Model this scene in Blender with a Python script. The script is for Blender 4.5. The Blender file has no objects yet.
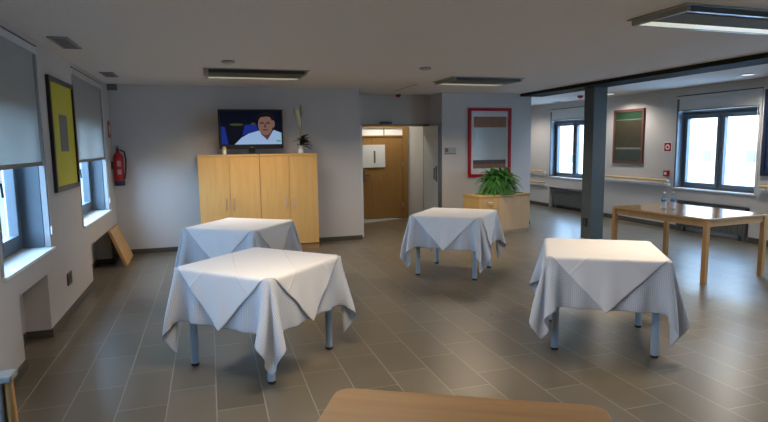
import bpy, bmesh, math, random
import numpy as np
from mathutils import Vector, Matrix, Euler
PI = math.pi
S = bpy.context.scene
COL = S.collection
random.seed(7)

# ------------------------------------------------------------------ helpers
class MB:
    """collects shapes into one mesh"""
    def __init__(s): s.bm = bmesh.new()
    def box(s, x0, x1, y0, y1, z0, z1, M=None):
        vs = [s.bm.verts.new(p) for p in ((x0,y0,z0),(x1,y0,z0),(x1,y1,z0),(x0,y1,z0),(x0,y0,z1),(x1,y0,z1),(x1,y1,z1),(x0,y1,z1))]
        for f in ((0,3,2,1),(4,5,6,7),(0,1,5,4),(1,2,6,5),(2,3,7,6),(3,0,4,7)): s.bm.faces.new([vs[i] for i in f])
        if M is not None:
            for v in vs: v.co = M @ v.co
        return s
    def lathe(s, prof, c=(0,0,0), n=24, M=None):
        rings = []
        for r, z in prof:
            rings.append([s.bm.verts.new((c[0]+r*math.cos(2*PI*i/n), c[1]+r*math.sin(2*PI*i/n), c[2]+z)) for i in range(n)])
        for a, b in zip(rings, rings[1:]):
            for i in range(n): s.bm.faces.new((a[i], a[(i+1)%n], b[(i+1)%n], b[i]))
        s.bm.faces.new(list(reversed(rings[0]))); s.bm.faces.new(rings[-1])
        if M is not None:
            for r in rings:
                for v in r: v.co = M @ v.co
        return s
    def tube(s, pts, r, n=10):
        pts = [Vector(p) for p in pts]; rs = r if isinstance(r, (list, tuple)) else [r]*len(pts)
        rings = []
        for i, p in enumerate(pts):
            t = (pts[min(i+1, len(pts)-1)] - pts[max(i-1, 0)]).normalized()
            a = Vector((0,0,1)) if abs(t.z) < .9 else Vector((1,0,0))
            u = t.cross(a).normalized(); w = t.cross(u)
            rings.append([s.bm.verts.new(p + rs[i]*(u*math.cos(2*PI*k/n) + w*math.sin(2*PI*k/n))) for k in range(n)])
        for a, b in zip(rings, rings[1:]):
            for i in range(n): s.bm.faces.new((a[i], a[(i+1)%n], b[(i+1)%n], b[i]))
        s.bm.faces.new(rings[0]); s.bm.faces.new(list(reversed(rings[-1])))
        return s
    def prism(s, poly, d0, d1, f):
        """polygon of (a,b) extruded from d0 to d1; f(a,b,d) -> xyz"""
        A = [s.bm.verts.new(f(a, b, d0)) for a, b in poly]; B = [s.bm.verts.new(f(a, b, d1)) for a, b in poly]
        n = len(poly)
        s.bm.faces.new(A); s.bm.faces.new(list(reversed(B)))
        for i in range(n): s.bm.faces.new((A[i], B[i], B[(i+1)%n], A[(i+1)%n]))
        return s
    def build(s, name, m, parent=None, bevel=0, smooth=False, loc=None, rz=0):
        bmesh.ops.recalc_face_normals(s.bm, faces=s.bm.faces[:])
        me = bpy.data.meshes.new(name); s.bm.to_mesh(me); s.bm.free()
        me.materials.append(m)
        o = bpy.data.objects.new(name, me); COL.objects.link(o)
        if parent is not None: o.parent = parent
        if loc is not None: o.location = loc
        o.rotation_euler.z = rz
        if smooth:
            for p in me.polygons: p.use_smooth = True
            md = o.modifiers.new('Edge', 'EDGE_SPLIT'); md.split_angle = math.radians(40)
        if bevel:
            md = o.modifiers.new('Bevel', 'BEVEL'); md.width = bevel; md.segments = 2; md.limit_method = 'ANGLE'
        return o
def box(*a): return MB().box(*a)
def tag(o, label, cat, group=None):
    o['label'] = label; o['category'] = cat
    if group: o['group'] = group
    return o
def thing(name, label, cat, loc=(0,0,0), rz=0, group=None):
    o = bpy.data.objects.new(name, None); COL.objects.link(o)
    o.empty_display_size = .1
    o.location = loc; o.rotation_euler.z = rz
    return tag(o, label, cat, group)
def struct(o): o['kind'] = 'structure'; return o
def sempty(name, loc=(0,0,0)):
    o = bpy.data.objects.new(name, None); COL.objects.link(o); o.location = loc; o.empty_display_size = .1
    return struct(o)
def copy_tree(o, parent=None):
    c = o.copy(); COL.objects.link(c)
    if parent is not None: c.parent = parent; c.matrix_parent_inverse = o.matrix_parent_inverse.copy()
    for ch in list(o.children): copy_tree(ch, c)
    return c

# ------------------------------------------------------------------ materials
def mat(name, col, rough=.6, metal=0, spec=.5, var=0, vscale=4, bump=0, bscale=60, emit=None, estr=0):
    m = bpy.data.materials.new(name); m.use_nodes = True
    nt = m.node_tree; b = nt.nodes['Principled BSDF']
    b.inputs['Base Color'].default_value = (*col, 1); b.inputs['Roughness'].default_value = rough
    b.inputs['Metallic'].default_value = metal; b.inputs['Specular IOR Level'].default_value = spec
    tc = nt.nodes.new('ShaderNodeTexCoord')
    if var:
        n = nt.nodes.new('ShaderNodeTexNoise'); n.inputs['Scale'].default_value = vscale; n.inputs['Detail'].default_value = 4
        nt.links.new(tc.outputs['Object'], n.inputs['Vector'])
        mx = nt.nodes.new('ShaderNodeMix'); mx.data_type = 'RGBA'
        mx.inputs['A'].default_value = (*[c*(1-var) for c in col], 1); mx.inputs['B'].default_value = (*[min(1, c*(1+var)) for c in col], 1)
        nt.links.new(n.outputs['Fac'], mx.inputs['Factor']); nt.links.new(mx.outputs['Result'], b.inputs['Base Color'])
    if bump:
        n2 = nt.nodes.new('ShaderNodeTexNoise'); n2.inputs['Scale'].default_value = bscale
        nt.links.new(tc.outputs['Object'], n2.inputs['Vector'])
        bp = nt.nodes.new('ShaderNodeBump'); bp.inputs['Strength'].default_value = bump; bp.inputs['Distance'].default_value = .004
        nt.links.new(n2.outputs['Fac'], bp.inputs['Height']); nt.links.new(bp.outputs['Normal'], b.inputs['Normal'])
    if emit:
        b.inputs['Emission Color'].default_value = (*emit, 1); b.inputs['Emission Strength'].default_value = estr
    return m
def wood(name, c0, c1, rough=.35, axis=2, scale=1.0, spec=.5):
    m = bpy.data.materials.new(name); m.use_nodes = True
    nt = m.node_tree; b = nt.nodes['Principled BSDF']; b.inputs['Roughness'].default_value = rough
    b.inputs['Specular IOR Level'].default_value = spec
    tc = nt.nodes.new('ShaderNodeTexCoord'); mp = nt.nodes.new('ShaderNodeMapping')
    sc = [14*scale]*3; sc[axis] = 1.1*scale; mp.inputs['Scale'].default_value = sc
    nt.links.new(tc.outputs['Object'], mp.inputs['Vector'])
    n = nt.nodes.new('ShaderNodeTexNoise'); n.inputs['Scale'].default_value = 1.6; n.inputs['Detail'].default_value = 6; n.inputs['Distortion'].default_value = .6
    nt.links.new(mp.outputs['Vector'], n.inputs['Vector'])
    r = nt.nodes.new('ShaderNodeValToRGB'); r.color_ramp.elements[0].position = .3; r.color_ramp.elements[1].position = .7
    r.color_ramp.elements[0].color = (*c0, 1); r.color_ramp.elements[1].color = (*c1, 1)
    nt.links.new(n.outputs['Fac'], r.inputs['Fac']); nt.links.new(r.outputs['Color'], b.inputs['Base Color'])
    return m
def glass(name, tint=(1,1,1), refl=.08):
    m = bpy.data.materials.new(name); m.use_nodes = True
    nt = m.node_tree; nt.nodes.remove(nt.nodes['Principled BSDF']); out = nt.nodes['Material Output']
    t = nt.nodes.new('ShaderNodeBsdfTransparent'); t.inputs['Color'].default_value = (*tint, 1)
    g = nt.nodes.new('ShaderNodeBsdfGlossy'); g.inputs['Roughness'].default_value = .03
    mx = nt.nodes.new('ShaderNodeMixShader'); lw = nt.nodes.new('ShaderNodeLayerWeight'); f = nt.nodes.new('ShaderNodeMath'); f.operation = 'POWER'; f.inputs[1].default_value = 5
    f2 = nt.nodes.new('ShaderNodeMath'); f2.operation = 'MULTIPLY_ADD'; f2.inputs[1].default_value = .4; f2.inputs[2].default_value = .03
    nt.links.new(lw.outputs['Facing'], f.inputs[0]); nt.links.new(f.outputs[0], f2.inputs[0])
    nt.links.new(f2.outputs[0], mx.inputs['Fac']); nt.links.new(t.outputs['BSDF'], mx.inputs[1]); nt.links.new(g.outputs['BSDF'], mx.inputs[2])
    nt.links.new(mx.outputs['Shader'], out.inputs['Surface'])
    return m
def emat(name, col, s):
    m = bpy.data.materials.new(name); m.use_nodes = True
    b = m.node_tree.nodes['Principled BSDF']; b.inputs['Base Color'].default_value = (*[c*.2 for c in col], 1)
    b.inputs['Roughness'].default_value = .4; b.inputs['Specular IOR Level'].default_value = .08
    b.inputs['Emission Color'].default_value = (*col, 1); b.inputs['Emission Strength'].default_value = s
    return m
def tile_material():
    m = bpy.data.materials.new('floor_tiles'); m.use_nodes = True
    nt = m.node_tree; b = nt.nodes['Principled BSDF']; L = nt.links.new
    def math_(op, a, c=None):
        n = nt.nodes.new('ShaderNodeMath'); n.operation = op
        for i, v in ((0, a), (1, c)):
            if v is None: continue
            if isinstance(v, (int, float)): n.inputs[i].default_value = v
            else: L(v, n.inputs[i])
        return n.outputs[0]
    tc = nt.nodes.new('ShaderNodeTexCoord'); sx = nt.nodes.new('ShaderNodeSeparateXYZ'); L(tc.outputs['Object'], sx.inputs[0])
    u = math_('DIVIDE', math_('ADD', sx.outputs['X'], 1.23), .3)
    ci = math_('FLOOR', u)
    v = math_('DIVIDE', math_('SUBTRACT', math_('SUBTRACT', sx.outputs['Y'], .29), math_('MULTIPLY', ci, .2)), .6)
    ri = math_('FLOOR', v)
    fu = math_('FRACT', u); fv = math_('FRACT', v)
    du = math_('MULTIPLY', math_('MINIMUM', fu, math_('SUBTRACT', 1, fu)), .3)
    dv = math_('MULTIPLY', math_('MINIMUM', fv, math_('SUBTRACT', 1, fv)), .6)
    d = math_('MINIMUM', du, dv)
    g = nt.nodes.new('ShaderNodeMapRange'); g.interpolation_type = 'SMOOTHSTEP'
    g.inputs['From Min'].default_value = .002; g.inputs['From Max'].default_value = .0045; L(d, g.inputs['Value'])
    cv = nt.nodes.new('ShaderNodeCombineXYZ'); L(ci, cv.inputs[0]); L(ri, cv.inputs[1])
    wn = nt.nodes.new('ShaderNodeTexWhiteNoise'); wn.noise_dimensions = '2D'; L(cv.outputs[0], wn.inputs['Vector'])
    ns = nt.nodes.new('ShaderNodeTexNoise'); ns.inputs['Scale'].default_value = 5; ns.inputs['Detail'].default_value = 5
    L(tc.outputs['Object'], ns.inputs['Vector'])
    f = math_('ADD', math_('MULTIPLY', wn.outputs['Value'], .6), math_('MULTIPLY', ns.outputs['Fac'], .5))
    mx = nt.nodes.new('ShaderNodeMix'); mx.data_type = 'RGBA'
    mx.inputs['A'].default_value = (*TILE_A, 1); mx.inputs['B'].default_value = (*TILE_B, 1); L(f, mx.inputs['Factor'])
    m2 = nt.nodes.new('ShaderNodeMix'); m2.data_type = 'RGBA'; m2.inputs['A'].default_value = (*GROUT, 1)
    L(g.outputs['Result'], m2.inputs['Factor']); L(mx.outputs['Result'], m2.inputs['B']); L(m2.outputs['Result'], b.inputs['Base Color'])
    rr = math_('ADD', TILE_R, math_('MULTIPLY', ns.outputs['Fac'], .1)); L(rr, b.inputs['Roughness'])
    b.inputs['Specular IOR Level'].default_value = 1.0
    bp = nt.nodes.new('ShaderNodeBump'); bp.inputs['Strength'].default_value = .25; bp.inputs['Distance'].default_value = .002
    L(math_('ADD', g.outputs['Result'], math_('MULTIPLY', ns.outputs['Fac'], .4)), bp.inputs['Height']); L(bp.outputs['Normal'], b.inputs['Normal'])
    return m
def cloth_material(name, col, dots=None, crease=False):
    m = bpy.data.materials.new(name); m.use_nodes = True
    nt = m.node_tree; b = nt.nodes['Principled BSDF']; L = nt.links.new
    b.inputs['Roughness'].default_value = .85; b.inputs['Base Color'].default_value = (*col, 1)
    b.inputs['Specular IOR Level'].default_value = .3
    b.inputs['Sheen Weight'].default_value = .15
    uv = nt.nodes.new('ShaderNodeUVMap'); uv.uv_map = 'cloth'
    if dots:
        vo = nt.nodes.new('ShaderNodeTexVoronoi'); vo.inputs['Scale'].default_value = 70; vo.inputs['Randomness'].default_value = .0
        vo.voronoi_dimensions = '2D'; L(uv.outputs['UV'], vo.inputs['Vector'])
        mr = nt.nodes.new('ShaderNodeMapRange'); mr.inputs['From Min'].default_value = .22; mr.inputs['From Max'].default_value = .34
        L(vo.outputs['Distance'], mr.inputs['Value'])
        mx = nt.nodes.new('ShaderNodeMix'); mx.data_type = 'RGBA'; mx.inputs['A'].default_value = (*dots, 1); mx.inputs['B'].default_value = (*col, 1)
        L(mr.outputs['Result'], mx.inputs['Factor']); L(mx.outputs['Result'], b.inputs['Base Color'])
    n = nt.nodes.new('ShaderNodeTexNoise'); n.inputs['Scale'].default_value = 7; n.inputs['Detail'].default_value = 3
    L(uv.outputs['UV'], n.inputs['Vector'])
    h = n.outputs['Fac']
    if crease:                                       # ironed fold lines, a soft ridge every third of the cloth
        sx = nt.nodes.new('ShaderNodeSeparateXYZ'); L(uv.outputs['UV'], sx.inputs[0])
        for ax in ('X', 'Y'):
            a = nt.nodes.new('ShaderNodeMath'); a.operation = 'MULTIPLY'; a.inputs[1].default_value = 1/.41; L(sx.outputs[ax], a.inputs[0])
            p = nt.nodes.new('ShaderNodeMath'); p.operation = 'PINGPONG'; p.inputs[1].default_value = .5; L(a.outputs[0], p.inputs[0])
            q = nt.nodes.new('ShaderNodeMapRange'); q.inputs['From Max'].default_value = .035; q.inputs['To Min'].default_value = .8; q.inputs['To Max'].default_value = 0
            q.interpolation_type = 'SMOOTHSTEP'; L(p.outputs[0], q.inputs['Value'])
            s_ = nt.nodes.new('ShaderNodeMath'); L(h, s_.inputs[0]); L(q.outputs['Result'], s_.inputs[1]); h = s_.outputs[0]
    bp = nt.nodes.new('ShaderNodeBump'); bp.inputs['Strength'].default_value = .5; bp.inputs['Distance'].default_value = .006
    L(h, bp.inputs['Height']); L(bp.outputs['Normal'], b.inputs['Normal'])
    return m
def blind_material():
    m = bpy.data.materials.new('blind_fabric'); m.use_nodes = True
    nt = m.node_tree; nt.nodes.remove(nt.nodes['Principled BSDF']); out = nt.nodes['Material Output']
    d = nt.nodes.new('ShaderNodeBsdfDiffuse'); d.inputs['Color'].default_value = (.55, .56, .56, 1)
    t = nt.nodes.new('ShaderNodeBsdfTranslucent'); t.inputs['Color'].default_value = (.6, .6, .57, 1)
    mx = nt.nodes.new('ShaderNodeMixShader'); mx.inputs['Fac'].default_value = BLIND_T
    nt.links.new(d.outputs[0], mx.inputs[1]); nt.links.new(t.outputs[0], mx.inputs[2]); nt.links.new(mx.outputs[0], out.inputs['Surface'])
    return m

# ------------------------------------------------------------------ look controls
TILE_A, TILE_B, GROUT, TILE_R = (.088,.075,.053), (.155,.134,.098), (.28,.25,.20), .25
BLIND_T = .45
SKY = (.42, .67, 1.0); SKY_S = 27.0
LAMP = (1.0, .80, .58)
EXPOSURE = -0.33

M = {}
M['wall'] = mat('wall_paint', (.54,.525,.515), .8, spec=.25, var=.03, bump=.15, bscale=180)
M['ceiling'] = mat('ceiling_paint', (.76,.735,.71), .85, spec=.2, var=.02, bump=.1, bscale=150)
M['floor'] = tile_material()
M['base'] = mat('skirting_tile', (.075,.068,.058), .4, var=.2, vscale=6)
M['beige'] = mat('corridor_wall_paint', (.62,.62,.60), .8, spec=.2, var=.03)
M['frame'] = mat('window_frame_paint', (.085,.108,.13), .4, var=.05)
M['jamb'] = mat('window_reveal_panel', (.12,.155,.185), .45, var=.05)
M['sill'] = mat('sill_stone', (.75,.76,.77), .35, var=.04)
M['white'] = mat('white_plastic', (.72,.73,.74), .45)
M['casing'] = mat('blind_casing', (.58,.60,.60), .5)
M['railgrey'] = mat('guide_rail_grey', (.36,.37,.38), .5)
M['bar'] = mat('blind_bar', (.18,.18,.18), .5)
M['blind'] = blind_material()
M['glass'] = glass('window_glass', (.95,.98,1))
M['slate'] = mat('slate_paint', (.085,.105,.11), .42, var=.12, vscale=3)
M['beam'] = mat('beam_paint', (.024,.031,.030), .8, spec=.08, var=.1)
M['black'] = mat('black_plastic', (.012,.012,.014), .35)
M['dark'] = mat('dark_grey_metal', (.06,.065,.07), .45)
M['grey'] = mat('grey_metal', (.28,.29,.29), .4, metal=.2)
M['lgrey'] = mat('light_grey_laminate', (.50,.53,.52), .4, var=.03)
M['chrome'] = mat('brushed_steel', (.62,.62,.62), .28, metal=1)
M['leg'] = mat('table_leg_paint', (.33,.43,.54), .35)
M['foot'] = mat('rubber_foot', (.02,.02,.02), .7)
M['cab'] = wood('honey_beech_veneer', (.62,.37,.125), (.70,.43,.155), .4, axis=2)
M['cabh'] = wood('honey_beech_veneer_flat', (.60,.36,.12), (.68,.42,.15), .4, axis=0)
M['plinth'] = wood('dark_beech_plinth', (.30,.17,.07), (.36,.2,.08), .45, axis=0)
M['pinkwood'] = wood('pale_beech_veneer', (.60,.42,.24), (.67,.47,.28), .4, axis=2)
M['table'] = wood('beech_table_top', (.40,.235,.095), (.48,.29,.125), .14, axis=1, spec=.8)
M['tleg'] = wood('beech_table_leg', (.38,.21,.075), (.45,.26,.10), .35, axis=2)
M['bench'] = wood('near_table_wood', (.26,.145,.058), (.35,.205,.085), .42, axis=0, scale=.7)
M['doorwood'] = wood('oak_door_veneer', (.25,.135,.038), (.30,.17,.052), .4, axis=2)
M['board'] = wood('plain_board', (.50,.30,.12), (.56,.35,.15), .5, axis=1)
M['rail'] = wood('handrail_wood', (.62,.40,.17), (.70,.47,.2), .4, axis=1)
M['cloth'] = cloth_material('spotted_cloth', (.50,.535,.59), (.69,.72,.77))
M['over'] = cloth_material('plain_cloth', (.80,.80,.81), None, True)
M['red'] = mat('red_paint', (.36,.012,.016), .4, spec=.3)
M['redframe'] = mat('crimson_frame', (.36,.008,.015), .5, spec=.2)
M['mat_board'] = mat('white_mount', (.62,.62,.60), .5)
M['pglass'] = mat('picture_pale_grey', (.44,.48,.46), .25, var=.04)
M['pbrown'] = mat('picture_brown', (.22,.10,.04), .5, var=.35, vscale=14)
M['pdark'] = mat('picture_dark_brown', (.07,.035,.03), .5, var=.4, vscale=14)
M['yellow'] = mat('picture_yellow', (.56,.54,.035), .5, var=.05)
M['pgrey'] = mat('picture_grey', (.17,.18,.19), .5)
M['brownframe'] = mat('reddish_brown_frame', (.13,.045,.03), .45)
M['pgreen'] = mat('picture_green', (.012,.045,.02), .4, var=.3, vscale=8)
M['polive'] = mat('picture_olive', (.04,.034,.017), .4, var=.3, vscale=8)
M['pteal'] = mat('picture_dull_green', (.032,.045,.034), .4, var=.3, vscale=8)
M['pline'] = mat('picture_pale_line', (.17,.19,.15), .5)
M['sticker'] = mat('pale_sticker', (.38,.26,.25), .5)
M['navy'] = mat('navy_frame', (.012,.022,.06), .35)
M['pblue'] = mat('picture_blue', (.025,.05,.12), .4, var=.2)
M['leaf'] = mat('fern_leaf', (.05,.20,.03), .5, var=.45, vscale=12)
M['dleaf'] = mat('dark_leaf', (.012,.02,.012), .45, var=.3, vscale=20)
M['stem'] = mat('pale_green_stem', (.30,.34,.15), .5)
M['petal'] = mat('pale_petal', (.62,.63,.48), .6)
M['terracotta'] = mat('brown_pot', (.25,.12,.06), .6)
M['lens'] = emat('lamp_lens', (.98,1.0,.86), .75)
M['lens_dim'] = emat('lamp_lens_dim', (1.0,.93,.70), .40)
M['down'] = emat('downlight_lens', (1,.98,.95), 1.5)
M['reflector'] = mat('lamp_reflector', (.30,.31,.29), .35, metal=.3)
M['lampbody'] = mat('lamp_housing', (.15,.16,.14), .7, spec=.15)
M['lampdark'] = mat('lamp_dark_edge', (.05,.055,.05), .3, metal=.3)
M['concrete'] = mat('facade_render', (.42,.30,.21), .8, var=.03)
M['fglass'] = mat('facade_window', (.16,.13,.10), .5, spec=.1)
M['gravel'] = mat('pale_gravel', (.045,.042,.032), .9, var=.1, vscale=1.5)
M['grass'] = mat('dry_ground', (.060,.036,.0165), .9, var=.3, vscale=1.5)
M['asphalt'] = mat('pale_paving', (.45,.45,.45), .9, var=.1, vscale=1.5)
M['cream'] = mat('cream_render', (.16,.10,.05), .8, var=.05)
M['chairgrey'] = mat('chair_rail_grey', (.20,.195,.18), .6)
M['fabric'] = mat('grey_upholstery', (.22,.23,.235), .8, var=.1, vscale=30)
M['water'] = glass('clear_plastic', (.86,.92,.95))
M['blabel'] = mat('blue_label', (.06,.20,.42), .4)
M['ftext'] = mat('dark_print', (.10,.10,.10), .5)
M['signgrey'] = mat('sign_plate', (.33,.34,.33), .4)
M['poster'] = mat('white_notice', (.66,.70,.72), .4)
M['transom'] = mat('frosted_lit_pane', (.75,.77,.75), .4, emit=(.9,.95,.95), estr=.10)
M['vent'] = mat('vent_grey', (.32,.32,.32), .5)
M['light_patch'] = mat('painted_light_patch', (.34,.38,.38), .4)

# ------------------------------------------------------------------ room shell
H = 2.58; XL = -1.39; YB = 9.295; XR = 8.19; Y0 = -3.5; Y1 = 14.6
DY = 10.35; PY = 9.74; PX0, PX1 = 4.18, 6.08
struct(box(XL-.3, XR+.4, Y0-.2, Y1+.2, -.15, 0).build('floor', M['floor']))
struct(box(XL-.3, XR+.4, Y0-.2, Y1+.2, H, H+.2).build('ceiling', M['ceiling']))
def wall_y(name, x_in, sgn, th, y0, y1, holes, m):
    """wall along Y; x_in is the room face, sgn its outward direction; holes (y0,y1,z0,z1,depth), depth None = right through"""
    b = MB()
    us = sorted({y0, y1, *[h[0] for h in holes], *[h[1] for h in holes]}); vs = sorted({0, H, *[h[2] for h in holes], *[h[3] for h in holes]})
    for a, c in zip(us, us[1:]):
        for d, e in zip(vs, vs[1:]):
            x0 = 0
            for h in holes:
                if h[0] <= a and c <= h[1] and h[2] <= d and e <= h[3]: x0 = th if h[4] is None else h[4]
            if x0 >= th: continue
            q = sorted((x_in + sgn*x0, x_in + sgn*th)); b.box(q[0], q[1], a, c, d, e)
    bmesh.ops.remove_doubles(b.bm, verts=b.bm.verts[:], dist=1e-5)
    return struct(b.build(name, m))
WL3 = (1.25, 2.55); WR5 = (2.6, 4.25); WR6 = (-1.4, .25)  # WL3 and WR6: unseen windows added for more blue daylight
WL1 = (4.33, 5.62); WL2 = (6.92, 8.70); WZ0, WZ1 = .75, 2.53
WR1 = (6.60, 8.25); WR2 = (10.57, 12.22); RZ0, RZ1 = .76, 2.44
N1 = (4.65, 5.40, 0, .565, .2); N2 = (7.26, 8.66, 0, .50, .2)
NR1 = (6.70, 8.16, 0, .56, .12); NR2 = (10.62, 12.22, 0, .52, .16)
wall_y('wall_left', XL, -1, .34, Y0, YB+.3, [(*WL1, WZ0, WZ1, None), (*WL2, WZ0, WZ1, None), (*WL3, WZ0, WZ1, None), N1, N2], M['wall'])
wall_y('wall_right', XR, 1, .28, Y0, Y1, [(*WR1, RZ0, RZ1, None), (*WR2, RZ0, RZ1, None), (*WR5, RZ0, RZ1, None), (*WR6, RZ0, RZ1, None), NR1, NR2], M['wall'])
struct(MB().box(XL-.3, 2.475, YB, YB+.25, 0, H).box(2.30, 2.475, YB+.25, DY, 0, H).build('wall_back', M['wall']))
b = MB().box(2.30, 2.62, DY, DY+.14, 0, H).box(2.62, 4.10, DY, DY+.14, 1.985, H).box(4.10, 4.40, DY, DY+.14, 0, H)
struct(b.build('wall_doorway', M['wall']))
struct(MB().box(PX0, PX1, PY, PY+.2, 0, H).box(PX0, PX0+.2, PY+.2, DY, 0, H).box(PX1-.2, PX1, PY+.2, Y1, 0, H).build('wall_centre', M['wall']))
struct(box(PX1-.2, XR+.3, Y1, Y1+.2, 0, H).build('wall_far', M['wall']))
struct(box(XL-.3, XR+.4, Y0-.2, Y0, 0, H).build('wall_front', M['wall']))
# corridor behind the doorway
struct(MB().box(1.5, 5.6, 11.75, 11.9, 0, H).box(1.4, 1.5, DY+.14, 11.9, 0, H).box(5.5, 5.6, DY+.14, 11.75, 0, H)
       .box(1.4, 2.30, DY, DY+.14, 0, H).box(4.40, 5.6, DY, DY+.14, 0, H).build('wall_corridor', M['beige']))
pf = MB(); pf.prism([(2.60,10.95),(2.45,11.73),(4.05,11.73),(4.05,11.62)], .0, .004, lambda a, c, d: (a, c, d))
struct(pf.build('floor_light_patch', M['light_patch']))  # reflected light on the corridor floor, painted as a pale wedge
# skirtings
b = MB(); t = .012; hB = .075
def sk(x0, x1, y0, y1, h=hB): b.box(min(x0,x1), max(x0,x1), min(y0,y1), max(y0,y1), 0, h)
sk(XL, XL+t, Y0, N1[0]); sk(XL, XL+t, N1[1], N2[0]); sk(XL, XL+t, N2[1], YB)
for n in (N1, N2):
    sk(XL-.2, XL-.2+t, n[0], n[1], .07); sk(XL-.2, XL+t, n[0]-0, n[0]+t, .07); sk(XL-.2, XL+t, n[1]-t, n[1], .07)
struct(b.build('baseboard_left', M['base']))
b = MB(); sk(XL, 2.475, YB-t, YB); sk(2.475, 2.475+t, YB-t, DY); struct(b.build('baseboard_back', M['base']))
b = MB(); sk(PX0-t, PX1+t, PY-t, PY); sk(PX0-t, PX0, PY, DY); sk(PX1, PX1+t, PY, Y1); struct(b.build('baseboard_centre', M['base']))
b = MB(); sk(XR-t, XR, Y0, NR1[0], .09); sk(XR-t, XR, NR1[1], NR2[0], .09); sk(XR-t, XR, NR2[1], Y1, .09)
sk(XR+.16-t, XR+.16, NR2[0], NR2[1]); struct(b.build('baseboard_right', M['base']))
# beam and column between the two halves of the room
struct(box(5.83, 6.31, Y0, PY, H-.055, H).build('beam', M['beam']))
struct(box(6.05, 6.31, 7.82, 8.07, 0, H-.055).build('column', M['slate'], None, .006))
b = MB(); b.tube([(3.2,9.6,H-.002),(3.19,8.42,H-.002)], .007, 6); struct(b.build('trim_1', M['vent']))

# ------------------------------------------------------------------ windows
def side_window(n, y0, y1):
    w = sempty('window_%d' % n, (XL, (y0+y1)/2, WZ0)); w['label'] = 'left wall window with blue grey frame and white sill'
    off = Vector((XL, (y0+y1)/2, WZ0)); h = (y1-y0)/2; zt = 2.13-WZ0
    def P(mb, nm, m, par=w, bev=0, sm=False): return mb.build(nm, m, par, bev, sm)
    P(MB().box(-.34, .03, -h+.001, h-.001, 0, .022), 'window_sill', M['sill'])
    # reveals: blue grey panels
    P(MB().box(-.30, -.05, h-.03, h-.001, .022, WZ1-WZ0), 'reveal_panel', M['jamb']); P(MB().box(-.30, -.05, -h+.001, -h+.03, .022, WZ1-WZ0), 'reveal_panel', M['jamb'])
    P(MB().box(-.33, -.12, -h+.03, h-.03, zt, WZ1-WZ0), 'shutter_box', M['jamb'])
    f = MB(); x0, x1 = -.30, -.22; a, c = -h+.03, h-.03; z0, z1 = .022, zt
    f.box(x0, x1, a, a+.06, z0, z1).box(x0, x1, c-.06, c, z0, z1).box(x0, x1, a+.06, c-.06, z0, z0+.06).box(x0, x1, a+.06, c-.06, z1-.06, z1)
    P(f, 'window_frame', M['frame'], w, .004)
    for k in (0, 1):
        A = a+.06 if k == 0 else .012; C = -.012 if k == 0 else c-.06
        s = MB(); X0, X1 = -.275, -.20; Z0, Z1 = z0+.062, z1-.062; q = .075
        s.box(X0, X1, A, A+q, Z0, Z1).box(X0, X1, C-q, C, Z0, Z1).box(X0, X1, A+q, C-q, Z0, Z0+q).box(X0, X1, A+q, C-q, Z1-q, Z1)
        so = P(s, 'sash', M['frame'], w, .005)
        P(MB().box(-.245, -.238, A+q, C-q, Z0+q, Z1-q), 'pane', M['glass'], so)
        yh = C-.035 if k == 0 else A+.035
        P(MB().box(-.2, -.185, yh-.014, yh+.014, .58, .66).tube([(-.18,yh,.63),(-.165,yh,.63),(-.16,yh,.52)], .009, 8), 'handle', M['dark'], so, 0, True)
    return w
side_window(1, *WL1); side_window(2, *WL2); side_window(6, *WL3)  # the last window is unseen, added to let in daylight
def roller_blind(y0, y1, zb, label):
    r = thing('roller_blind', label, 'blind', (XL, (y0+y1)/2, zb), 0, 'roller blinds in the left wall windows')
    h = (y1-y0)/2; zt = WZ1-zb; zs = WZ0-zb+.023
    MB().box(-.045, .012, -h+.002, h-.002, zt-.012, zt-.001).box(-.045, -.04, -h+.002, h-.002, zt-.09, zt-.012).build('head_rail', M['bar'], r)
    MB().box(-.02, .008, -h+.002, h-.002, zt-.075, zt-.014).build('cassette', M['casing'], r, .004)
    fb = MB(); 
    fb.box(-.0165, -.0145, -h+.05, h-.05, .03, zt-.07)
    fb.build('fabric', M['blind'], r)
    MB().box(-.026, -.004, -h+.05, h-.05, 0, .034).build('bottom_bar', M['bar'], r, .004)
    for s in (-1, 1):
        MB().box(-.04, .006, min(s*(h-.002), s*(h-.048)), max(s*(h-.002), s*(h-.048)), zs, zt-.076).build('guide_rail', M['railgrey'], r, .003)
    MB().tube([(.012, h-.03, zt-.08), (.012, h-.03, -.58)], .0035, 6).build('pull_cord', M['white'], r)
    MB().lathe([(.004,0),(.012,.01),(.012,.07),(.004,.085)], (.014, h-.03, -.62), 10).build('cord_weight', M['white'], r, 0, True)
    return r
roller_blind(*WL1, 1.50, 'white roller blind nearest the camera, left of the yellow picture')
roller_blind(*WL2, 1.48, 'white roller blind in the far left window beside the fire extinguisher')
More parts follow.
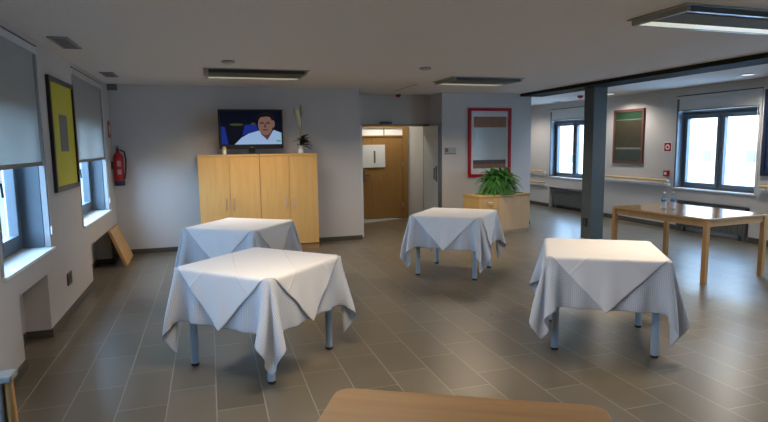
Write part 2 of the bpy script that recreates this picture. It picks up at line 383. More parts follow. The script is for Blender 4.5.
def right_window(n, y0, y1):
    w = sempty('window_%d' % n, (XR, (y0+y1)/2, RZ0)); h = (y1-y0)/2; zt = 2.13-RZ0
    def P(mb, nm, m, par=w, bev=0, sm=False): return mb.build(nm, m, par, bev, sm)
    P(MB().box(-.02, .28, -h+.001, h-.001, 0, .02), 'window_sill', M['sill'])
    P(MB().box(.0, .24, h-.025, h-.001, .02, RZ1-RZ0), 'reveal_panel', M['jamb']); P(MB().box(.0, .24, -h+.001, -h+.025, .02, RZ1-RZ0), 'reveal_panel', M['jamb'])
    f = MB(); x0, x1 = .14, .24; a, c = -h+.025, h-.025; z0, z1 = .02, zt
    f.box(x0, x1, a, a+.05, z0, z1).box(x0, x1, c-.05, c, z0, z1).box(x0, x1, a+.05, c-.05, z0, z0+.05).box(x0, x1, a+.05, c-.05, z1-.05, z1).box(x0, x1, -.02, .02, z0+.05, z1-.05)
    f.box(.10, .24, a, c, zt, zt+.035)
    P(f, 'window_frame', M['frame'], w, .004)
    for k in (0, 1):
        A = a+.05 if k == 0 else .021; C = -.021 if k == 0 else c-.05
        s = MB(); X0, X1 = .12, .19; Z0, Z1 = z0+.052, z1-.052; q = .055
        s.box(X0, X1, A, A+q, Z0, Z1).box(X0, X1, C-q, C, Z0, Z1).box(X0, X1, A+q, C-q, Z0, Z0+q).box(X0, X1, A+q, C-q, Z1-q, Z1)
        so = P(s, 'sash', M['frame'], w, .004)
        P(MB().box(.155, .162, A+q, C-q, Z0+q, Z1-q), 'pane', M['glass'], so)
        if k == 0:
            yh = C-.03; P(MB().box(.105, .12, yh-.014, yh+.014, .60, .74).tube([(.105,yh,.70),(.085,yh,.70),(.082,yh,.58)], .01, 8), 'handle', M['black'], so, 0, True)
    return w
right_window(3, *WR1); right_window(4, *WR2); right_window(5, *WR5); right_window(7, *WR6)  # the last window is unseen, added to let in daylight
def raised_blind(y0, y1, label):
    r = thing('raised_blind', label, 'blind', (XR, (y0+y1)/2, 2.16), 0, 'raised blinds above the right wall windows')
    h = (y1-y0)/2; zt = RZ1-2.16
    MB().box(-.018, .06, -h+.002, h-.002, zt-.014, zt-.001).build('head_rail', M['black'], r)
    MB().box(-.012, .05, -h+.002, h-.002, zt-.06, zt-.015).build('cassette', M['casing'], r, .004)
    MB().box(-.004, .012, -h+.045, h-.045, .02, zt-.06).build('fabric', M['casing'], r)
    MB().box(-.008, .018, -h+.045, h-.045, 0, .022).build('bottom_bar', M['bar'], r, .003)
    for s in (-1, 1): MB().box(-.012, .02, min(s*(h-.002), s*(h-.04)), max(s*(h-.002), s*(h-.04)), RZ0-2.16+.021, zt-.061).build('guide_rail', M['casing'] if s < 0 else M['frame'], r)
    MB().tube([(-.02, -h+.06, zt-.06), (-.02, -h+.06, -.95)], .0035, 6).build('pull_cord', M['white'], r)
raised_blind(*WR1, 'grey raised blind above the window behind the wooden table')
raised_blind(*WR2, 'grey raised blind above the far window partly hidden by the column')

def radiator(y0, y1, z0, z1, xf, label):
    r = thing('radiator', label, 'radiator', (xf, (y0+y1)/2, 0), 0, 'radiators under the right wall windows')
    h = (y1-y0)/2
    MB().box(-.02, .09, -h, h, z1-.045, z1).build('top_cover', M['dark'], r, .004)
    f = MB(); n = int((y1-y0)/.045)
    for i in range(n):
        y = -h + (i+.5)*(2*h/n); f.box(0, .07, y-.015, y+.015, z0, z1-.05)
    f.box(.02, .05, -h+.01, h-.01, z0+.03, z0+.07).box(.02, .05, -h+.01, h-.01, z1-.11, z1-.07)
    f.build('fins', M['grey2'], r)
    for y in (-h+.12, h-.12): MB().box(.02, .05, y-.02, y+.02, 0, z0+.04).build('foot', M['dark'], r)
M['grey2'] = mat('radiator_grey', (.13,.135,.135), .45)
radiator(6.74, 8.10, .09, .54, XR-.02, 'dark grey finned radiator behind the wooden table')
radiator(10.70, 12.10, .09, .46, XR+.03, 'dark radiator in the recess left of the column')

# handrails
def handrail(y0, y1, z, label, ends):
    r = thing('handrail', label, 'handrail', (XR, (y0+y1)/2, z), 0, 'wooden handrails on the right wall')
    h = (y1-y0)/2
    MB().tube([(-.075,-h,0), (-.075,h,0)], .022, 12).build('rail', M['rail'], r, 0, True)
    MB().box(-.052, -.002, -h, h, -.105, -.06).build('bracket_bar', M['white'], r, .004)
    for y in ([-h+.1, h-.1] if h > .3 else [-h+.1]):
        MB().tube([(-.075,y,-.02), (-.07,y,-.05), (-.03,y,-.07)], .009, 8).build('bracket', M['chrome'], r, 0, True)
    for y in ends(h):
        MB().lathe([(.001,-.014),(.024,-.012),(.026,0),(.024,.012),(.001,.014)], (-.075,0,0), 14, Matrix.Translation((0,y,0)) @ Matrix.Rotation(0,4,'X')).build('end_cap', M['chrome'], r, 0, True)
handrail(8.33, 10.45, .90, 'long wooden handrail between column and call point', lambda h: (-h,))
handrail(5.0, 6.50, .92, 'short visible wooden handrail at the right photo edge', lambda h: (h,))
handrail(12.32, 14.4, .90, 'upper wooden handrail left of the far window', lambda h: (-h,))
handrail(12.32, 14.4, .62, 'lower wooden handrail left of the far window', lambda h: (-h,))

# ------------------------------------------------------------------ doors
def door_leaf(n, x0, x1, y0, y1, inner, near):
    d = sempty('door_%d' % n, ((x0+x1)/2, y1, 0))
    ox, oy = (x0+x1)/2, y1
    MB().box(x0-ox, x1-ox, y0-oy+.012, y1-oy, .01, 1.98).build('leaf', M['lgrey'], d)
    MB().box(x0-ox-.002, x1-ox+.002, y0-oy, y0-oy+.012, .01, 1.98).build('edge_strip', near, d)
    xh = (x0-ox) if inner < 0 else (x1-ox)
    MB().tube([(xh, y0-oy+.1, .98), (xh+inner*.045, y0-oy+.1, .98), (xh+inner*.045, y0-oy+.1, 1.18), (xh, y0-oy+.1, 1.18)], .012, 8).build('handle', M['black'], d, 0, True)
    MB().box(min(xh,xh+inner*.004), max(xh,xh+inner*.004), y0-oy+.07, y0-oy+.13, .93, 1.23).build('handle_plate', M['dark'], d)
M['edge'] = mat('pale_door_edge', (.66,.68,.68), .4)
door_leaf(1, 2.505, 2.55, 9.42, DY-.005, 1, M['edge'])
door_leaf(2, 4.05, 4.10, 9.60, DY-.005, -1, M['dark'])
b = MB(); b.box(2.58, 2.62, DY-.02, DY+.16, 0, 1.985).box(4.10, 4.14, DY-.02, DY+.16, 0, 2.025).box(2.58, 4.14, DY-.02, DY+.16, 1.985, 2.025)
M['headwood'] = mat('door_frame_paint', (.36,.30,.20), .45)
struct(b.build('trim_3', M['headwood']))
tag(box(3.15, 3.38, DY-.08, DY+.002, 2.026, 2.066).build('door_closer', M['dark'], None, .006), 'small dark door closer above the corridor doorway', 'door closer')
# corridor double door
d = sempty('door_3', (3.4, 11.75, 0))
MB().box(-1.0, -.012-.02, -.05, -.001, .02, 1.80).build('leaf', M['doorwood'], d); MB().box(-.028, .68, -.05, -.001, .02, 1.80).build('leaf', M['doorwood'], d)
MB().box(.68, .80, -.07, -.001, 0, 2.06).box(-1.1, .68, -.07, -.001, 1.985, 2.06).box(-1.1, .68, -.07, -.001, 1.80, 1.83).build('door_frame', M['doorwood'], d)
MB().box(-1.0, .68, -.04, -.02, 1.83, 1.985).build('transom_pane', M['transom'], d)
MB().box(.245, .265, -.06, -.041, 1.83, 1.985).build('transom_bar', M['grey'], d)
for z in (.25, 1.15, 1.62): MB().tube([(.672,-.075,z),(.672,-.075,z+.1)], .012, 8).build('hinge', M['chrome'], d, 0, True)
MB().tube([(-.09,-.055,.98),(-.09,-.10,.98),(-.2,-.10,.98)], .011, 8).build('handle', M['dark'], d, 0, True)
n = thing('notice', 'white notice with a dark upright bar on the wooden corridor door', 'notice', (3.43, 11.69, 1.14))
MB().box(-.32, .24, -.012, .008, 0, .49).build('sheet', M['poster'], n); MB().box(-.018, .018, -.018, -.012, .10, .36).build('upright_bar', M['ftext'], n)

# ------------------------------------------------------------------ lamps
def area(name, loc, sx, sy, power, col, spread=160, rot=(0,0,0)):
    l = bpy.data.lights.new(name, 'AREA'); l.shape = 'RECTANGLE'; l.size = sx; l.size_y = sy; l.energy = power; l.color = col; l.spread = math.radians(spread)
    o = bpy.data.objects.new(name, l); COL.objects.link(o); o.location = loc; o.rotation_euler = rot
    return o
def ceiling_lamp(cx, cy, w, dpt, rz, lens, power, label):
    t = thing('ceiling_lamp', label, 'lamp', (cx, cy, H), rz, 'long ceiling lamps')
    W, D = w/2, dpt/2; hh = .05
    MB().box(-W, W, -D, D, -.012, -.001).build('mounting_frame', M['reflector'], t)
    MB().box(-W+.06, W-.06, -D+.02, -D+.05, -hh, -.012).box(-W+.06, W-.06, -D+.05, -D+.09, -.035, -.012).build('near_edge', M['lampdark'], t)
    MB().box(-W+.06, W-.06, -D+.09, D*.30, -hh, -.012).build('housing', M['lampbody'], t)
    MB().box(-W+.03, -W+.06, -D+.02, D-.02, -hh, -.012).build('end_cap', M['reflector'], t); MB().box(W-.06, W-.03, -D+.02, D-.02, -hh, -.012).build('end_cap', M['reflector'], t)
    MB().box(-W+.06, W-.06, D*.30+.002, D-.05, -hh+.004, -.012).build('diffuser', lens, t)
    MB().box(-W+.06, W-.06, D-.048, D-.02, -hh, -.012).build('far_edge', M['reflector'], t)
    a = area('lamp_light', (0, D*.5, -hh-.004), w*.8, dpt*.3, power, LAMP, 140); a.parent = t
    return t
LP = 42
ceiling_lamp(.62, 7.50, 1.28, .74, 0, M['lens_dim'], LP, 'long ceiling lamp above the television and cabinets')
ceiling_lamp(3.90, 7.72, 1.15, .74, 0, M['lens_dim'], LP, 'long ceiling lamp in front of the red framed picture')
ceiling_lamp(3.90, 3.44, 1.50, .56, .02, M['lens'], LP, 'large bright ceiling lamp nearest the camera at upper right')
ceiling_lamp(.62, 2.95, 1.38, .74, 0, M['lens_dim'], LP, 'added ceiling lamp, unseen, lighting the nearest tables from above')  # unseen lamp, added for warm light on the tabletops
ceiling_lamp(2.2, -1.2, 1.38, .74, 0, M['lens_dim'], LP, 'added ceiling lamp, unseen behind the camera')  # unseen lamp, added as extra light from behind the view
def downlight(x, y, on, label):
    t = thing('downlight', label, 'downlight', (x, y, H), 0, 'round downlights in the right wing ceiling')
    MB().lathe([(.085,-.001),(.10,-.004),(.10,-.012),(.085,-.014),(.075,-.008)], (0,0,0), 24).build('trim_ring', M['white'], t, 0, True)
    MB().lathe([(.001,-.016),(.074,-.0155),(.074,-.009)], (0,0,0), 24).build('lens', M['down'] if on else M['vent'], t, 0, True)
    if on:
        l = bpy.data.lights.new('downlight_light', 'SPOT'); l.energy = 120; l.color = (1,.92,.82); l.spot_size = 2.75; l.spot_blend = .6; l.shadow_soft_size = .06
        o = bpy.data.objects.new('downlight_light', l); COL.objects.link(o); o.parent = t; o.location = (0,0,-.03)
downlight(7.46, 6.27, True, 'lit round downlight near the right photo edge')
downlight(7.64, 9.40, True, 'lit round downlight just right of the column')
downlight(7.5, 3.0, True, 'added downlight in the right wing, unseen beside the middle window')  # unseen, added to brighten the right wing
downlight(7.5, 0.2, True, 'added downlight in the right wing, unseen behind the camera')  # also unseen and added for more light in the right wing
downlight(7.2, 12.6, True, 'round downlight far back in the right wing behind the red picture wall')
downlight(8.0-.12, 11.5, False, 'unlit round downlight left of the column')
def smoke(x, y, label):
    t = thing('smoke_detector', label, 'smoke detector', (x, y, H), 0, 'round grey detectors on the ceiling')
    MB().lathe([(.07,-.001),(.075,-.01),(.072,-.018)], (0,0,0), 20).build('base', M['vent'], t, 0, True)
    MB().lathe([(.055,-.0185),(.055,-.032),(.03,-.042),(.001,-.043)], (0,0,0), 20).build('sensor_cap', M['casing'], t, 0, True)
smoke(.25, 6.53, 'smoke detector on the ceiling in front of the television lamp')
smoke(2.61, 6.60, 'smoke detector on the ceiling left of the middle lamp')
def ceil_vent(x, y, l, label):
    t = thing('ceiling_vent', label, 'vent', (x, y, H), 0, 'grey vents along the left ceiling edge')
    w = .08
    MB().box(-w, w, -l/2, -l/2+.02, -.014, -.001).box(-w, w, l/2-.02, l/2, -.014, -.001).box(-w, -w+.02, -l/2+.02, l/2-.02, -.014, -.001).box(w-.02, w, -l/2+.02, l/2-.02, -.014, -.001).build('frame', M['vent'], t)
    s = MB()
    for i in range(6):
        xx = -w+.02 + (i+.5)*(2*w-.04)/6; s.box(xx-.006, xx+.006, -l/2+.02, l/2-.02, -.012, -.004)
    s.box(-w+.02, w-.02, -l/2+.02, l/2-.02, -.003, -.001); s.build('slats', M['grey2'], t)
ceil_vent(-1.17, 5.70, .56, 'grey ceiling vent above the yellow picture')
ceil_vent(-1.17, 8.00, .46, 'grey ceiling vent nearest the back wall corner')
tag(box(XL+.001, XL+.13, YB-.1, YB-.001, 2.49, 2.579).build('wall_speaker', M['grey2'], None, .006), 'small dark box in the top left corner of the back wall', 'box')
b = MB(); b.lathe([(.05,0),(.05,.02),(.035,.05),(.001,.06)], (0,0,0), 16, Matrix.Rotation(PI, 4, 'X'))
tag(b.build('alarm_beacon', M['red'], None, 0, True, (3.50, DY-.10, H+.002)), 'small red alarm beacon on the ceiling above the corridor doorway', 'alarm')
b = MB(); b.lathe([(.06,0),(.06,.025),(.045,.055),(.001,.065)], (0,0,0), 16, Matrix.Rotation(PI, 4, 'X'))
tag(b.build('alarm_beacon', M['red'], None, 0, True, (7.33, 9.91, H+.002)), 'small red alarm beacon on the ceiling beside the column', 'alarm')

# ------------------------------------------------------------------ pictures and wall fittings
def bands(par, items, f):
    for nm, m, a0, a1, c0, c1, d0, d1 in items:
        bb = MB(); bb.prism([(a0,c0),(a1,c0),(a1,c1),(a0,c1)], d0, d1, f); bb.build(nm, m, par)
def frame(par, w, h, t, d, m, f):
    bb = MB()
    for a0, a1, c0, c1 in ((-w/2, w/2, -h/2, -h/2+t), (-w/2, w/2, h/2-t, h/2), (-w/2, -w/2+t, -h/2+t, h/2-t), (w/2-t, w/2, -h/2+t, h/2-t)):
        bb.prism([(a0,c0),(a1,c0),(a1,c1),(a0,c1)], 0, d, f)
    bb.build('frame', m, par)
# red framed picture, centre wall (faces -Y)
f = lambda a, c, d: (a, -d, c)
p = thing('framed_picture', 'tall red framed picture above the fern cabinet', 'picture', (5.17, PY-.001, 1.645))
frame(p, .91, 1.31, .055, .035, M['redframe'], f)
bands(p, [('mount', M['mat_board'], -.40, .40, -.60, .60, .002, .012), ('print', M['pglass'], -.33, .36, -.48, .50, .012, .0135),
          ('brown_band', M['pbrown'], -.34, .36, .29, .49, .0136, .015), ('dark_band', M['pdark'], -.35, .35, -.41, -.33, .0136, .015), ('striped_band', M['pbrown'], -.35, .35, -.49, -.411, .0136, .015)], f)
# yellow picture on the left wall (faces +X)
f = lambda a, c, d: (d, -a, c)
p = thing('framed_picture', 'black framed yellow picture with a grey bar between the left windows', 'picture', (XL+.001, 6.34, 1.775))
frame(p, .98, 1.08, .045, .03, M['black'], f)
bands(p, [('print', M['yellow'], -.445, .445, -.495, .495, .002, .012), ('grey_bar', M['pgrey'], -.16, .16, -.16, .20, .0121, .0135)], f)
# green picture right wall (faces -X)
f = lambda a, c, d: (-d, a, c)
p = thing('framed_picture', 'brown framed dark green picture on the right wall beside the column', 'picture', (XR-.001, 9.47, 1.73))
frame(p, .86, 1.10, .05, .03, M['brownframe'], f)
bands(p, [('ground', M['pgreen'], -.38, .38, -.50, .50, .002, .010), ('upper_line', M['pline'], -.36, .36, .335, .35, .0101, .012), ('middle_band', M['polive'], -.36, .36, -.22, .335, .0101, .0118),
          ('lower_line', M['pline'], -.36, .36, -.255, -.22, .0101, .012), ('lower_band', M['pteal'], -.36, .36, -.48, -.255, .0101, .0118)], f)
p = thing('framed_picture', 'navy framed blue picture cut off by the right photo edge', 'picture', (XR-.001, 6.09, 1.74))
frame(p, .90, 1.32, .06, .035, M['navy'], f)
bands(p, [('print', M['pblue'], -.39, .39, -.60, .60, .002, .012)], f)
# fire sign, call point
s = thing('fire_sign', 'square red and white fire sign above the call point', 'sign', (XR-.001, 8.43, 1.52))
bands(s, [('plate', M['white'], -.095, .095, -.095, .095, 0, .006), ('red_field', M['red'], -.08, .08, -.08, .08, .0061, .008)], f)
bb = MB(); bb.prism([(.05*math.cos(i*PI/12), .05*math.sin(i*PI/12)) for i in range(24)], .0081, .0095, f); bb.build('white_disc', M['white'], s)
bb = MB(); bb.prism([(.026*math.cos(i*PI/8), .026*math.sin(i*PI/8)) for i in range(16)], .0096, .011, f); bb.build('centre_dot', M['red'], s)
s = thing('call_point', 'small red fire call point box below the fire sign', 'call point', (XR+.002, 8.42, 1.03))
bb = MB(); bb.prism([(-.055,-.055),(.055,-.055),(.055,.055),(-.055,.055)], 0, .045, f); bb.build('box', M['red'], s, .004)
bb = MB(); bb.prism([(-.028,-.024),(.028,-.024),(.028,.024),(-.028,.024)], .0455, .047, f); bb.build('press_pane', M['white'], s)
s = thing('wall_sign', 'small grey door sign on the wall between doorway and red picture', 'sign', (4.35, PY-.001, 1.50))
f = lambda a, c, d: (a, -d, c)
bands(s, [('plate', M['signgrey'], -.12, .12, -.065, .065, 0, .008), ('dark_symbol', M['ftext'], -.105, -.045, -.02, .05, .0081, .0095), ('lower_line', M['ftext'], -.11, .11, -.058, -.046, .0081, .0095)], f)
s = thing('wall_socket', 'dark double socket low on the left wall between the windows', 'socket', (XL+.001, 6.13, .36))
f = lambda a, c, d: (d, -a, c)
bands(s, [('plate', M['dark'], -.085, .085, -.06, .06, 0, .010)], f)
for a in (-.04, .04):
    bb = MB(); bb.prism([(a+.028*math.cos(i*PI/8), .028*math.sin(i*PI/8)) for i in range(16)], .0101, .0125, f); bb.build('outlet', M['black'], s)
s = thing('column_socket', 'black socket low on the side of the dark column', 'socket', (6.0495, 7.945, .285))
f = lambda a, c, d: (-d, a, c)
bands(s, [('plate', M['black'], -.045, .045, -.07, .07, 0, .014), ('outlet', M['dark'], -.025, .025, -.04, .04, .0141, .016)], f)
f = lambda a, c, d: (d, -a, c)
s = thing('extinguisher_sign', 'small red sign above the fire extinguisher', 'sign', (XL+.001, 9.12, 1.91))
bands(s, [('plate', M['red'], -.10, .10, -.12, .12, 0, .006), ('white_symbol', M['white'], -.03, .03, -.07, .06, .0061, .008)], f)

# fire extinguisher
e = thing('fire_extinguisher', 'red fire extinguisher on the left wall by the back corner', 'fire extinguisher', (XL+.100, 9.12, 1.08))
MB().lathe([(.001,.075),(.074,.075),(.074,.40),(.065,.45),(.03,.49),(.03,.51),(.001,.51)], (0,0,0), 24).build('cylinder', M['red'], e, 0, True)
MB().lathe([(.001,0),(.070,0),(.076,.01),(.076,.074),(.001,.0745)], (0,0,0), 24).build('base_cup', M['navy'], e, 0, True)
MB().box(-.02, .02, -.03, .03, .511, .545).box(-.012, .012, -.11, .03, .546, .558).box(-.012, .012, -.10, 0, .575, .587).tube([(0,.02,.545),(0,.02,.58)], .008).build('valve', M['black'], e)
MB().tube([(.03,0,.53), (.09,-.02,.50), (.105,-.03,.38), (.095,-.045,.2), (.08,-.07,.1)], .012, 8).build('hose', M['black'], e, 0, True)
bb = MB()
for i in range(5):
    a0 = -PI*.55 + i*.14; a1 = a0+.14; q = .0755
    v = [bb.bm.verts.new((q*math.cos(t_), q*math.sin(t_), z)) for t_, z in ((a0,.17),(a1,.17),(a1,.24),(a0,.24))]; bb.bm.faces.new(v)
bb.build('label_sticker', M['sticker'], e)
bb = MB()
for i in range(5):
    a0 = -PI*.55 + i*.14; a1 = a0+.14
    v = [bb.bm.verts.new((q*math.cos(t_), q*math.sin(t_), z)) for t_, z in ((a0,.29),(a1,.29),(a1,.37),(a0,.37))]; bb.bm.faces.new(v)
bb.build('label_sticker', M['sticker'], e)
MB().box(-.102, -.070, -.03, .03, .25, .36).build('wall_bracket', M['dark'], e)

# leaning board
th_ = math.atan2(.20, .46)
bd = box(-.02, .02, -.40, .40, 0, .53).build('wooden_board', M['board'], None, .003)
bd.location = (XL+.028+math.sin(.36)*.53, 8.70, .009); bd.rotation_euler = (0, -.36, .03)
tag(bd, 'plain wooden board leaning on the left wall under the far window', 'board')

# ------------------------------------------------------------------ TV cabinets
def cabinet(x0, x1, label, hx):
    yf, yb, h = 8.80, YB-.014, 1.515
    t = thing('storage_cabinet', label, 'cabinet', ((x0+x1)/2, (yf+yb)/2, 0), 0, 'pair of tall wooden cabinets under the television')
    W, D = (x1-x0)/2, (yb-yf)/2
    MB().box(-W+.001, W-.001, -D+.02, D, .08, h-.03).build('body', M['cab'], t)
    MB().box(-W+.001, W-.001, -D-.008, D, h-.03, h).build('top_panel', M['cabh'], t, .003)
    MB().box(-W+.001, W-.001, -D+.012, D, 0, .08).build('plinth', M['plinth'], t)
    for s in (-1, 1):
        a, c = (-W+.003, -.0025) if s < 0 else (.0025, W-.003)
        dr = MB().box(a, c, -D, -D+.019, .085, h-.034).build('door', M['cab'], t, .0015)
        q = s*.055
        MB().tube([(q,-D,.68), (q,-D-.03,.69), (q,-D-.03,.83), (q,-D,.84)], .006, 8).build('handle', M['chrome'], dr, 0, True)
cabinet(-.17, .735, 'left tall wooden cabinet directly under the television', 0)
cabinet(.737, 1.635, 'right tall wooden cabinet under the vase and nearest the doorway', 0)

# television
tv = thing('television', 'black flat television on the wooden cabinets showing a man in a pale shirt', 'television', (.645, 8.98, 1.516))
MB().box(-.49, .49, 0, .05, .08, .69).build('casing', M['black'], tv, .004)
MB().box(-.16, .16, -.10, .10, 0, .015).build('stand_base', M['black'], tv, .004)
MB().box(-.05, .05, .015, .045, .015, .09).build('stand_neck', M['black'], tv)
def scr(px, py): return ((px-30)/490*.98-.49, .69-(py-72)/(372-72)*.61)
M['s_bg'] = emat('screen_dark', (.005,.007,.018), .6); M['s_blue'] = emat('screen_blue', (.012,.03,.26), .8); M['s_shirt'] = emat('screen_shirt', (.33,.50,.78), .85)
M['s_skin'] = emat('screen_skin', (.23,.13,.105), .8); M['s_skin2'] = emat('screen_skin_shade', (.10,.05,.042), .8); M['s_hair'] = emat('screen_hair', (.014,.011,.011), .6)
M['s_ear'] = emat('screen_skin_light', (.20,.125,.105), .8); M['s_green'] = emat('screen_caption', (.10,.40,.22), .8); M['s_olive'] = emat('screen_olive', (.06,.07,.015), .8)
fs = lambda a, c, d: (a, -d, c)
def sp(par, nm, m, pts, d):
    bb = MB(); bb.prism([scr(*q) for q in pts], d-.0006, d, fs); return bb.build(nm, m, par)
screen = sp(tv, 'screen', M['s_bg'], [(44,84),(508,84),(508,338),(44,338)], .002)
def ell(cx, cy, rx, ry, n=24, a0=0, a1=2*PI): return [(cx+rx*math.cos(a0+(a1-a0)*i/(n if a1-a0 > 6.2 else n-1)), cy+ry*math.sin(a0+(a1-a0)*i/(n if a1-a0 > 6.2 else n-1))) for i in range(n)]
sp(screen, 'displayed_backdrop', M['s_blue'], [(228,190),(312,180),(330,240),(205,268)], .0030)
sp(screen, 'displayed_backdrop', M['s_blue'], [(48,200),(78,205),(100,336),(48,336)], .0030)
sp(screen, 'displayed_light', M['s_olive'], ell(165,187,52,9), .0030); sp(screen, 'displayed_light', M['s_olive'], ell(292,182,18,10), .0030)
sp(screen, 'displayed_shirt', M['s_shirt'], [(145,337),(200,285),(255,255),(335,232),(395,305),(446,228),(506,250),(507,337)], .0040)
sp(screen, 'displayed_neck', M['s_skin2'], [(338,225),(350,262),(397,303),(425,262),(440,215)], .0046)
sp(screen, 'displayed_face', M['s_skin'], ell(384,190,56,78), .0052)
sp(screen, 'displayed_ear', M['s_ear'], ell(444,182,13,30), .0056)
sp(screen, 'displayed_hair', M['s_hair'], [(322,165),(318,135),(330,112),(360,96),(400,92),(435,100),(452,120),(450,150),(440,158),(432,132),(395,126),(350,132),(334,150)], .0062)
sp(screen, 'displayed_eyes', M['s_skin2'], ell(357,175,18,9), .0062); sp(screen, 'displayed_eyes', M['s_skin2'], ell(405,175,18,9), .0062)
sp(screen, 'displayed_nose', M['s_skin2'], [(378,180),(386,180),(392,210),(372,210)], .0062)
sp(screen, 'displayed_mouth', M['s_skin2'], ell(382,228,22,6), .0062)
sp(screen, 'displayed_caption', M['s_green'], [(466,306),(500,306),(500,320),(466,320)], .0062)
MB().box(-.02, .02, -.003, 0, .10, .112).build('maker_badge', M['grey'], tv)
# little ornament at the foot of the television
o = thing('small_ornament', 'small white and yellow ornament at the lower left of the television', 'ornament', (.225, 8.87, 1.516))
MB().lathe([(.03,0),(.035,.01),(.03,.06),(.034,.075)], (0,0,0), 16).build('cup', M['white'], o, 0, True)
M['yel2'] = mat('yellow_ceramic', (.45,.36,.10), .5)
MB().lathe([(.03,.0755),(.035,.09),(.02,.12),(.001,.125)], (0,0,0), 16).build('lid', M['yel2'], o, 0, True)
# vase with lily and dark leaves
v = thing('flower_vase', 'vase with a tall pale lily and dark leaves on the right cabinet', 'vase', (1.40, 8.97, 1.516))
MB().lathe([(.045,0),(.05,.01),(.045,.04),(.03,.09),(.035,.12)], (0,0,0), 18).build('vase', M['white'], v, 0, True)
MB().tube([(0,0,.08),(.005,0,.3),(.0,0,.5),(-.02,0,.66)], [.010,.009,.009,.008], 8).build('stem', M['stem'], v, 0, True)
MB().tube([(.02,0,.08),(.03,.01,.4),(.025,.01,.72)], [.008,.007,.004], 8).build('stem', M['stem'], v, 0, True)
bb = MB(); bb.tube([(.0,0,.42),(-.01,0,.5),(-.03,-.01,.60),(-.055,-.015,.68),(-.07,-.015,.73)], [.012,.036,.044,.05,.010], 10); bb.build('flower', M['petal'], v, 0, True)
bb = MB(); bb.tube([(.02,.01,.5),(.03,.01,.62),(.03,.01,.72),(.025,.01,.78)], [.008,.022,.02,.003], 10); bb.build('flower_bud', M['stem'], v, 0, True)
bb = MB(); rr = random.Random(3)
def leafm(bb, base, d, L, w, droop, n=6):
    d = Vector(d).normalized(); side = d.cross(Vector((0,0,1)))
    if side.length < .1: side = Vector((1,0,0))
    side.normalize(); prev = None; p = Vector(base)
    for i in range(n+1):
        t_ = i/n; q = p + d*L*t_ + Vector((0,0,-droop*t_*t_)); ww = w*math.sin(PI*(.08+.9*t_))
        a = bb.bm.verts.new(q-side*ww); c = bb.bm.verts.new(q+Vector((0,0,-.25*ww))); e_ = bb.bm.verts.new(q+side*ww)
        if prev: bb.bm.faces.new((prev[0],prev[1],c,a)); bb.bm.faces.new((prev[1],prev[2],e_,c))
        prev = (a, c, e_)
for i in range(36):
    an = rr.uniform(-.9, .9) if i < 28 else rr.uniform(0, 2*PI)
    leafm(bb, (.01, 0, .12+rr.random()*.1), (math.cos(an), math.sin(an)*.5, rr.uniform(.1, 1.3)), rr.uniform(.13,.22), .042, rr.uniform(.02,.12))
bb.build('leaves', M['dleaf'], v)

# ------------------------------------------------------------------ fern cabinet
fc = thing('low_cabinet', 'low beech cabinet carrying the green fern', 'cabinet', (5.0, 9.12, 0), math.radians(9.5))
W, D, hC = .565, .25, .715
MB().box(-W, W, -D+.02, D, .06, hC-.03).build('body', M['cab'], fc)
MB().box(-W-.006, W+.006, -D-.008, D, hC-.03, hC).build('top_panel', M['cabh'], fc, .003)
MB().box(-W+.01, W-.01, -D+.03, D-.01, 0, .06).build('plinth', M['pinkwood'], fc)
xs = -W+.42
dw = MB().box(-W+.002, xs-.002, -D, -D+.019, hC-.21, hC-.034).build('drawer', M['cab'], fc, .0015)
xm = (-W+xs)/2
MB().tube([(xm-.05,-D,hC-.12), (xm-.045,-D-.025,hC-.12), (xm+.045,-D-.025,hC-.12), (xm+.05,-D,hC-.12)], .006, 8).build('handle', M['chrome'], dw, 0, True)
MB().box(-W+.002, xs-.002, -D, -D+.019, .065, hC-.214).build('door', M['cab'], fc, .0015)
MB().box(xs+.001, W-.002, -D, -D+.019, .065, hC-.034).build('door', M['pinkwood'], fc, .0015)
fr = thing('potted_fern', 'bushy green fern on the low beech cabinet', 'plant', (5.02, 9.10, hC+.001))
MB().lathe([(.08,0),(.11,.10),(.12,.11),(.12,.14),(.001,.135)], (0,0,0), 22).build('pot', M['terracotta'], fr, 0, True)
bb = MB(); rr = random.Random(11)
for k in range(620):
    an = rr.uniform(0, 2*PI); el = rr.uniform(-.6, 1.4); L = rr.uniform(.20, .345)
    d0 = Vector((math.cos(an)*math.cos(el)*1.1, math.sin(an)*math.cos(el)*.8, math.sin(el)*.95))
    base = Vector((rr.uniform(-.15,.15), rr.uniform(-.10,.10), rr.uniform(.12,.24))); sd = d0.cross(Vector((0,0,1))).normalized()
    n = 16; pts = []
    for i in range(n+1):
        t_ = i/n; q = base + d0*L*t_ + Vector((0,0,-.22*(L/.42)*t_**2.2))
        if q.y > -.42 and q.z < .014: q.z = .014
        q.y = min(q.y, .40); pts.append(q)
    for i in range(1, n):
        t_ = i/n; w = .034*math.sin(PI*(.12+.85*t_)); tg = (pts[i+1]-pts[i-1]).normalized()
        for s in (-1, 1):
            a = pts[i]; tip = a + sd*s*w + tg*.014 + Vector((0,0,-.012))
            bb.bm.faces.new([bb.bm.verts.new(x) for x in (a-tg*.008, a*.5+tip*.5-tg*.009, tip, a*.5+tip*.5+tg*.009, a+tg*.008)])
fo_ = bb.build('foliage', M['leaf'], fr); fo_.scale = (1.08, 1.0, 1.36); fo_.location.z = -.008

